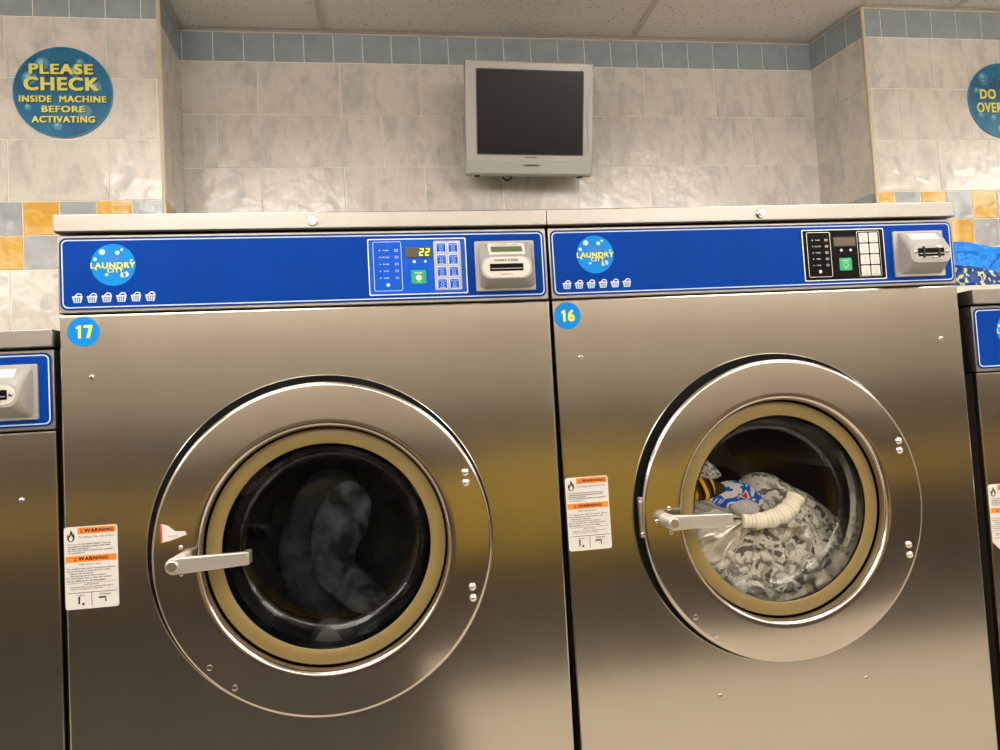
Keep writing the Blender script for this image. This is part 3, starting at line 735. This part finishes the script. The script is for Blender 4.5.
    if number:
        sx_, sz_ = (.0385, -.0272) if number == '17' else (.0284, -.0280)
        mb = MB(); mb.prism(circ((sx_, H + sz_), .0240, 48), -.0005, 0, 'cyan')
        one = [(-.0040, .0045), (-.0040, .0072), (.0002, .0103), (.0034, .0103), (.0034, -.0103), (-.0012, -.0103), (-.0012, .0050)]
        mb.flat([(sx_ - .0068 + a, H + sz_ + c_) for a, c_ in one], -.0008, 'yellow')
        if number == '17':
            sv = [(-.0066, .0103), (.0066, .0103), (.0066, .0072), (.0018, -.0103), (-.0032, -.0103), (.0012, .0062), (-.0066, .0062)]
            mb.flat([(sx_ + .0072 + a, H + sz_ + c_) for a, c_ in sv], -.0008, 'yellow')
        else: mb.text('6', (sx_ + .0070, H + sz_), .0128, .0208, -.0008, 'yellow', .04)
        mb.build('number_sticker', root, smooth=False)['label'] = 'round blue sticker numbered ' + number
    return root, door

A17, D17 = machine(-.8, T, .8, 'stainless steel washer with round sticker 17, lit timer and dark wet clothes inside', '17', 'blue', False, 1., math.radians(.2))
A16, D16 = machine(0, T, .8025, 'stainless steel washer with round sticker 16, black key panel and pale patterned laundry', '16', 'black', True, 1., math.radians(-.21))
LW = .62
AL, DL = machine(-.8035 - LW, T - .180, LW, 'lower stainless washer cut off beside machine 17, with a bare card reader', '', 'black', True, .76, 0)
AR, DR = machine(.8235, T - .169, LW, 'lower stainless washer with a torn warning label, under the blue plastic bag', '', 'blue', False, .76, 0)
warning_label(A17, .0022, T - .3335, .0780, .1275); warning_label(A16, .0050, T - .3107, .0765, .1262)
warning_label(AR, .0045, T - .3825, .0765, .1262, True)
for p, lst in ((A17, ((.049, -.100),)), (A16, ((.0475, -.102), (.755, -.101), (.261, -.711), (.543, -.713)))):
    for x, z in lst: screw(p, x, T + z, .0042, 0)
screw(AL, -.858 + .8035 + LW, T - .285, .0042, 0)
# torn sticker scrap above the latch of machine 17
mb = MB(); mb.prism([(.150, T - .337), (.1510, T - .3655), (.165, T - .363), (.189, T - .3555), (.187, T - .350), (.172, T - .349), (.162, T - .3400), (.155, T - .3370)][::1], -.0212, -.0204, 'label')
mb.flat([(.1500, T - .3375), (.1510, T - .3650), (.1535, T - .3645), (.1530, T - .3375)], -.0214, 'red')
mb.text('WARNING', (.169, T - .3562), .016, .0028, -.0214, 'red', .0); mb.build('torn_sticker', D17, smooth=False)['label'] = 'torn white and red sticker scrap'
# small strike plate on the left edge of door 16
mb = MB(); mb.prism(rrect(.1305, .1365, T - .422, T - .352, .002, 2), -.0150, -.004, 'satin', .001); mb.build('strike_plate', D16)
for z in (-.361, -.415): screw(D16, .1335, T + z, .0030, -.015)
# beige sloping rear cover on the right-hand lower machine
mb = MB(); zt = T + .0215
pr = [(.115, T - .030), (.115, T + .000), (.122, T + .014), (.135, zt - .001), (.16, zt), (.72, zt), (.73, zt - .01), (.73, T - .030)]
vs = [(x, y, z) for x in (-.006, LW - .01) for y, z in pr]; n_ = len(pr)
mb.add(vs, [(i, (i + 1) % n_, n_ + (i + 1) % n_, n_ + i) for i in range(n_)] + [tuple(range(n_)), tuple(range(n_, 2 * n_))[::-1]], 'cover')
mb.build('rear_cover', AR, loc=(.012, 0, .0), angle=40)

# ------------------------------------------------------------------ laundry
def blob(name, out, c, yf, th, mat, amp=.012, fs_=28., seed=0., rings=46, n=220, power=2.6, uvk=1., uvw=.35, extra=None, slope=None, parent=None, ridge=True, crumple=0.):
    """crumpled cloth: a closed cushion over the outline, its face towards the door creased with folds"""
    P = [Vector(p) for p in out]; L = [0]
    for i in range(len(P)): L.append(L[-1] + (P[(i + 1) % len(P)] - P[i]).length)
    def outline(t):
        t = (t % 1) * L[-1]; i = 0
        while L[i + 1] < t: i += 1
        u = (t - L[i]) / (L[i + 1] - L[i]); p0, p1, p2, p3 = P[i - 1], P[i], P[(i + 1) % len(P)], P[(i + 2) % len(P)]
        return .5 * ((2 * p1) + (p2 - p0) * u + (2 * p0 - 5 * p1 + 4 * p2 - p3) * u * u + (3 * p1 - p0 - 3 * p2 + p3) * u ** 3)
    O = [outline(i / n) for i in range(n)]; C_ = Vector(c)
    vs, fs, uv = [], [], []
    def cells(x, z):
        q = Vector((x, seed * .1, z * 1.05)) * crumple; q += nvec(q * .8) * .45
        d, pts_ = noise.voronoi(q); p0 = pts_[0]
        return min(1., (d[1] - d[0]) * 1.6), p0, q
    def fold(x, z):
        q = Vector((x * fs_ + seed, seed * 1.7, z * fs_))
        w = nvec(q * .6) * .9
        a = noise.noise(q + w); b_ = noise.noise(q * 2.3 + w * 1.4 + Vector((9, 3, 1)))
        if crumple:
            e_, p0, qq = cells(x, z); k_ = noise.cell(p0 * 7.3)
            return e_ * 1.15 + (k_ * .9) + (qq - p0).dot(nvec(p0 * 3.1)) * 1.6 + noise.noise(q * .45) * 1.2 + .25 * (1 - abs(noise.noise(q * 2.2)) * 3)
        if ridge: return (1 - abs(a) * 2.6) * .62 + (1 - abs(b_) * 2.6) * .34 + noise.noise(q * .5) * .8
        return a * 1.1 + b_ * .35
    for side in (0, 1):
        for k in range(rings + 1):
            rho = math.sin(PI / 2 * k / rings) if side == 0 else k / rings
            for i in range(n):
                p = C_ + (O[i] - C_) * rho
                e = max(0, 1 - rho ** power) ** .5
                if side == 0:
                    f = fold(p.x, p.y)
                    y = yf + th * (1 - e) - amp * f * (.25 + .75 * e)
                    if slope: y += (p.x - C_.x) * slope[0] + (p.y - C_.y) * slope[1]
                    if extra: y += extra(p.x, p.y) * e
                else:
                    f = 0; y = yf + th + th * .9 * e
                    if slope: y += (p.x - C_.x) * slope[0] + (p.y - C_.y) * slope[1]
                wv = nvec(Vector((p.x * fs_ * .55 + 3, seed, p.y * fs_ * .55)))
                if crumple and side == 0:
                    e_, p0, qq = cells(p.x, p.y); wv = Vector((noise.cell(p0 * 3.7), 0, noise.cell(p0 * 5.1))) * 14
                vs.append((p.x, y, T + p.y)); uv.append(((p.x + wv.x * uvw * .08 + f * uvw * .02) * uvk, (p.y + wv.z * uvw * .08 + y * .8) * uvk))
    R1 = rings + 1
    for side in (0, 1):
        for k in range(rings):
            for i in range(n):
                a = (side * R1 + k) * n + i; b_ = (side * R1 + k) * n + (i + 1) % n
                q = (a, a + n, b_ + n, b_); fs.append(q if side == 0 else q[::-1])
    for i in range(n):   # join the rims
        a = rings * n + i; b_ = rings * n + (i + 1) % n
        fs.append((a, a + R1 * n, b_ + R1 * n, b_))
    mb = MB(); mb.add(vs, fs, mat, uvs=uv); return mb.build(name, parent, angle=70)
GL = 'clothes inside machine 16'
o = blob('bed_sheet', [(.325, -.445), (.370, -.425), (.398, -.400), (.410, -.372), (.438, -.350), (.475, -.350), (.52, -.376), (.575, -.410), (.612, -.450), (.624, -.50), (.595, -.56), (.53, -.605), (.44, -.615), (.35, -.600), (.275, -.555), (.232, -.495), (.245, -.455), (.29, -.452)], (.43, -.480), .094, .070, 'camo', .0135, 30, 3.1, 150, 460, uvw=1.0, slope=(0, .10), crumple=30)
tag(o, 'crumpled grey and cream patterned sheet heaped low in the drum of machine 16', 'laundry', GL)
def fanf(x, z):
    a = math.atan2(z + .418, x - .376); return -.013 * math.sin(a * 13 + 2.2 * noise.noise(Vector((x * 30, z * 30, 1)))) - .003 * math.sin(a * 37)
o = blob('towel', [(.385, -.405), (.395, -.432), (.366, -.470), (.335, -.492), (.300, -.505), (.262, -.480), (.245, -.448), (.262, -.418), (.30, -.400), (.345, -.395)], (.325, -.445), .078, .018, 'creamc', .0022, 40, 8.2, 50, 240, extra=fanf, slope=(0, .06))
tag(o, 'cream towel in fanned folds behind the latch of machine 16', 'towel', GL)
mb = MB(); pts = []
ctl = [Vector(q) for q in ((.345, -.420), (.362, -.424), (.41, -.4255), (.452, -.412), (.4755, -.384), (.479, -.366))]
for i in range(45):
    t = i / 44 * 3; k = min(2, int(t)); q = t - k; a, b_, c2, d_ = ctl[k:k + 4]
    p = .5 * ((2 * b_) + (c2 - a) * q + (2 * a - 5 * b_ + 4 * c2 - d_) * q * q + (3 * b_ - a - 3 * c2 + d_) * q ** 3)
    pts.append((p.x, .074 - .004 * math.sin(i / 44 * PI), T + p.y))
mb.tube(pts, [.0125 + .0065 * math.sin(min(1, i / 34) * PI * .5) + .0011 * math.sin(i * .8) + .0006 * math.sin(i * 2.3) for i in range(45)], 'knit', 28, 1.)
o = mb.build('knitted_scarf', angle=60); tag(o, 'cream ribbed knit roll lying across the middle of the door glass', 'scarf', GL)
o = blob('grey_shirt', [(.248, -.360), (.285, -.366), (.325, -.380), (.372, -.392), (.376, -.412), (.34, -.420), (.30, -.425), (.275, -.455), (.245, -.450), (.236, -.40)], (.295, -.398), .083, .016, 'greyc', .0045, 24, 5.4, 40, 200, ridge=False, extra=lambda x, z: -.003 * math.sin((z + x * .45) * 420))
tag(o, 'mid grey jersey shirt at the left edge of the door glass', 'shirt', GL)
o = blob('folded_cuff', [(.345, -.392), (.372, -.384), (.398, -.392), (.404, -.408), (.388, -.424), (.366, -.418), (.348, -.404)], (.376, -.403), .068, .014, 'greyl', .002, 40, 2.4, 24, 120, ridge=False)
tag(o, 'pale grey ribbed cuff folded over the cream knit roll', 'cuff', GL)
o = blob('sock', [(.308, -.374), (.330, -.358), (.356, -.351), (.388, -.356), (.414, -.378), (.420, -.398), (.392, -.402), (.366, -.398), (.340, -.402), (.312, -.392)], (.362, -.377), .078, .020, 'bluesock', .003, 40, 1.2, 30, 140, ridge=False, uvk=1.0, slope=(0, .3))
tag(o, 'blue, white and red patterned sock on top of the pile', 'sock', GL)
o = blob('striped_sock', [(.248, -.328), (.280, -.330), (.314, -.338), (.322, -.360), (.308, -.380), (.262, -.378), (.242, -.352)], (.282, -.354), .074, .020, 'yelsock', .003, 40, 6.6, 24, 120, ridge=False, uvw=.04, slope=(0, .25))
tag(o, 'black sock with yellow bars at the left edge of the glass', 'sock', GL)
o = blob('green_sock', [(.256, -.296), (.280, -.284), (.304, -.298), (.332, -.326), (.336, -.342), (.300, -.344), (.262, -.338), (.250, -.316)], (.288, -.320), .080, .022, 'grnsock', .003, 40, 4.1, 24, 120, ridge=False, slope=(0, .25))
tag(o, 'green, white and red patterned sock highest on the left', 'sock', GL)
o = blob('olive_sock', [(.296, -.346), (.322, -.346), (.348, -.360), (.350, -.378), (.322, -.386), (.298, -.376)], (.322, -.364), .082, .022, 'olive', .003, 30, 9.1, 24, 120, ridge=False)
tag(o, 'plain dark olive sock between the yellow barred and blue ones', 'sock', GL)
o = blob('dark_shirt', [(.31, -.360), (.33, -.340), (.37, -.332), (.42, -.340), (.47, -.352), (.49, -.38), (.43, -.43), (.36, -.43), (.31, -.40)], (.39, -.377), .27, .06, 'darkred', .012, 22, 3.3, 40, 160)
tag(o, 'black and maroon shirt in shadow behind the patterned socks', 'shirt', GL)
GD = 'dark clothes inside machine 17'
def off(o_, dx): o_.location.x = dx; return o_
o = blob('jeans', [(.300, -.405), (.330, -.330), (.375, -.285), (.430, -.290), (.455, -.340), (.430, -.390), (.405, -.440), (.440, -.490), (.485, -.515), (.480, -.545), (.40, -.560), (.330, -.530), (.300, -.470)], (.385, -.42), .140, .035, 'navyc', .012, 24, 7.7, 80, 300)
tag(off(o, -.8), 'wet dark navy garment twisted in the middle of machine 17', 'clothing', GD)
o = blob('grey_blouse', [(.395, -.500), (.370, -.470), (.362, -.42), (.372, -.36), (.400, -.315), (.44, -.30), (.470, -.335), (.462, -.385), (.440, -.425), (.442, -.455), (.468, -.482), (.490, -.505), (.485, -.53), (.44, -.535)], (.40, -.44), .088, .018, 'slatec', .008, 26, 2.9, 70, 260, ridge=False)
tag(off(o, -.8), 'slate blue garment curled round the navy one in machine 17', 'clothing', GD)
o = blob('charcoal_fleece', [(.205, -.40), (.22, -.30), (.30, -.215), (.40, -.19), (.52, -.22), (.59, -.31), (.605, -.42), (.56, -.52), (.47, -.59), (.36, -.595), (.26, -.55), (.21, -.48)], (.404, -.392), .235, .07, 'charc', .02, 12, 5.9, 60, 240)
tag(off(o, -.8), 'charcoal fleece spread round the back of machine 17', 'clothing', GD)

# ------------------------------------------------------------------ television
TV = empty('television', (.1914, .95, T + .7149)); ro, ti, ya = .01748, .2101, -.0032
rotm = Matrix.Rotation(ya, 4, 'Z') @ Matrix.Rotation(ti, 4, 'X') @ Matrix.Rotation(ro, 4, 'Y')
TV.matrix_world = Matrix.Translation((.1914, .95, T + .7149)) @ rotm
tag(TV, 'small silver flat television tilted down from the tiled wall', 'television')
w, h = .2041, .1719
mb = MB(); sx0, sx1, sz0, sz1 = -.166, .168, -.106, .1425
o_ = rrect(-w, w, -h, h, .006, 3)
mb.prism(o_, 0, .035, 'bezel', .004)
mb.prism(inset(o_, .02), .035, .075, 'bezel2', .0)
mb.build('casing', TV)
mb = MB(); mb.frame(rrect(sx0 - .004, sx1 + .004, sz0 - .004, sz1 + .004, .002, 2), rrect(sx0, sx1, sz0, sz1, .001, 2), -.0006, 'plast')
mb.flat(rrect(sx0, sx1, sz0, sz1, .001, 2), -.0008, 'screen'); mb.build('screen', TV, smooth=False)
mb = MB(); mb.prism(rrect(-w + .006, w - .006, -h + .004, -.128, .003, 3), -.0025, 0, 'bezel2', .0015)
mb.text('SHARP', (.003, -.117), .034, .0048, -.0008, 'ink', .02)
mb.prism([(.003 + .034 * math.cos(a), -.141 + .0052 * math.sin(a)) for a in [2 * PI * i / 32 for i in range(32)]], -.0045, -.002, 'bezel', .001)
mb.prism([(.003 + .028 * math.cos(a), -.141 + .0022 * math.sin(a)) for a in [2 * PI * i / 32 for i in range(32)]], -.0052, -.004, 'plast')
mb.build('control_strip', TV)['label'] = 'lower strip with maker name and oval control'
mb = MB(); mb.disc((.164, .146), .0035, -.0004, 'plast', 16); mb.build('sensor', TV)
mb = MB(); mb.prism([(w - .004, h - .03), (w - .012, h - .06), (w - .020, -.0), (w - .013, -.09), (w - .004, -.10)][::-1], -.003, 0, 'bezel', .001); mb.build('side_moulding', TV)
for q in (-.168, .166):
    mb = MB(); mb.box(q - .008, q + .008, .006, .026, -h - .0045, -h + .001, 'plast', .001); mb.build('foot', TV)
mb = MB(); mb.box(-.05, .05, .075, .082, -.06, .05, 'plast', .003); mb.box(-.02, .02, .08, .150, -.02, .02, 'plast', .002)
mb.build('wall_bracket', TV)
mb = MB(); mb.tube([(-.085, .05, -h + .01), (-.078, .045, -h - .006), (-.066, .04, -h - .0130), (-.055, .045, -h - .006), (-.050, .05, -h + .01)], .0028, 'plast', 8); mb.build('cable', TV)

# ------------------------------------------------------------------ round wall signs
def teal():
    m, nt, b = new_mat('teal_sign_print')
    sx = nt.nodes.new('ShaderNodeTexGradient'); sx.gradient_type = 'SPHERICAL'
    nt.links.new(tc(nt, 'Object', (7, 7, 7)), sx.inputs[0])
    nt.links.new(ramp(nt, ntex(nt, tc(nt), 9, 2), [(.3, (.0, .085, .22)), (.7, (.0, .17, .33))]), b.inputs['Base Color'])
    b.inputs['Roughness'].default_value = .35; return m
M['teal'] = teal(); M['signtext'] = pmat('sign_yellow', (.74, .72, .14), .5); M['signbub'] = pmat('sign_bubble', (.07, .28, .42), .4); M['bubbled'] = pmat('sign_bubble_light', (.25, .50, .62), .4); M['signdark'] = pmat('sign_skyline', (.0, .06, .14), .4)
def sign(x, z, r, lines, label, bubbles):
    t = empty('wall_sign', (x, YP - .0018, T + z)); tag(t, label, 'sign', 'round teal wall signs')
    mb = MB(); o = circ((0, 0), r, 72); mb.prism(o, -.004, 0, 'signbub', .0008); mb.flat(circ((0, 0), r * .982, 72), -.0043, 'teal')
    for k, (dx, hh) in enumerate(((-.30, .16), (-.18, .30), (-.06, .22), (.08, .36), (.2, .26), (.32, .18))):
        mb.flat([(dx * r - .05 * r, .30 * r), (dx * r + .05 * r, .30 * r), (dx * r + .05 * r, (.30 + hh) * r), (dx * r - .05 * r, (.30 + hh) * r)], -.0045, 'signdark')
    for dx, dz, q in bubbles: mb.disc((dx * r, dz * r), q * r, -.0046, 'signbub', 24); mb.disc((dx * r - q * r * .2, dz * r + q * r * .25), q * r * .4, -.0047, 'bubbled', 16)
    mb.build('sign_disc', t, smooth=False)
    mb = MB()
    for s_, cx_, cz_, w_, h_ in lines:
        mb.text(s_, (cx_ * r + .0022, cz_ * r - .0022), w_ * r, h_ * r, -.0050, 'ink', .045 if h_ > .2 else .04)
        mb.text(s_, (cx_ * r, cz_ * r), w_ * r, h_ * r, -.0056, 'signtext', .045 if h_ > .2 else .04)
    mb.build('lettering', t, smooth=False)
sign(-1.1275, .7450, .1275, [('PLEASE', -.02, .50, 1.28, .23), ('CHECK', -.02, .175, 1.50, .30), ('INSIDE  MACHINE', 0, -.155, 1.74, .145), ('BEFORE', 0, -.375, .86, .145), ('ACTIVATING', 0, -.60, 1.26, .145)],
     'round teal sign reading please check inside machine before activating', [(-.40, .62, .14), (.36, .66, .08), (-.66, .30, .15), (.66, .12, .12), (-.70, -.33, .07), (.42, -.42, .14), (-.12, -.74, .09), (.25, .45, .12)])
sign(1.7880, .7480, .1275, [('DO NOT', -.01, .16, 1.30, .27), ('OVERLOAD', .0, -.20, 1.56, .27)],
     'round teal sign reading do not overload, cut off by the picture edge', [(-.52, .60, .14), (-.50, .50, .10), (-.74, .26, .08), (-.66, -.38, .09), (-.30, -.46, .08), (-.1, -.76, .12), (.5, .6, .1)])

# ------------------------------------------------------------------ blue plastic bag on the right-hand machine
bag = empty('plastic_bag', (1.28, .34, T + .0215)); tag(bag, 'crumpled bright blue plastic bag lying on the lower right machine', 'bag')
def shift(o_): o_.location = (-1.28, -.34, -T - .0215); return o_
o = blob('bag_film', [(1.030, .024), (1.030, .10), (1.055, .155), (1.10, .160), (1.17, .142), (1.26, .150), (1.36, .165), (1.45, .14), (1.53, .09), (1.54, .026), (1.28, .0222)], (1.25, .085), .27, .09, 'bag', .014, 20, 1.1, 50, 240, parent=bag); shift(o); 
o = blob('printed_side', [(1.035, .024), (1.045, .090), (1.070, .080), (1.10, .052), (1.14, .045), (1.22, .052), (1.34, .060), (1.42, .045), (1.44, .0235), (1.25, .0222)], (1.20, .040), .245, .05, 'bagprint', .006, 30, 2.1, 30, 200, parent=bag); shift(o); o['label'] = 'navy side printed with yellow green leaves'

# ------------------------------------------------------------------ camera, world
cam = bpy.data.cameras.new('camera'); co = bpy.data.objects.new('camera', cam); COL.objects.link(co); SC.camera = co
cam.sensor_width = 36; cam.lens = 36 * 721.04 / 1000; cam.clip_start = .02
yaw, pitch, roll = -.1529, .0455, -.0568
f = Vector((math.sin(-yaw) * math.cos(pitch), math.cos(yaw) * math.cos(pitch), math.sin(pitch)))
r = f.cross(Vector((0, 0, 1))).normalized(); u = r.cross(f)
c_, s_ = math.cos(roll), math.sin(roll); r2 = r * c_ + u * s_; u2 = -r * s_ + u * c_
m4 = Matrix.Identity(4)
for i in range(3): m4[i][0] = r2[i]; m4[i][1] = u2[i]; m4[i][2] = -f[i]
m4[0][3], m4[1][3], m4[2][3] = -.2859, -1.2269, T - .184
co.matrix_world = m4
w_ = bpy.data.worlds.new('world'); SC.world = w_; w_.use_nodes = True
w_.node_tree.nodes['Background'].inputs[0].default_value = (.9, .8, .7, 1); w_.node_tree.nodes['Background'].inputs[1].default_value = .05
SC.view_settings.view_transform = 'Standard'; SC.view_settings.look = 'None'; SC.view_settings.gamma = 1
SC.view_settings.use_curve_mapping = False; SC.view_settings.exposure = -0.12
SC.cycles.max_bounces = 8; SC.cycles.transparent_max_bounces = 16; SC.cycles.caustics_reflective = True
SC.cycles.use_denoising = True; SC.cycles.sample_clamp_indirect = 6
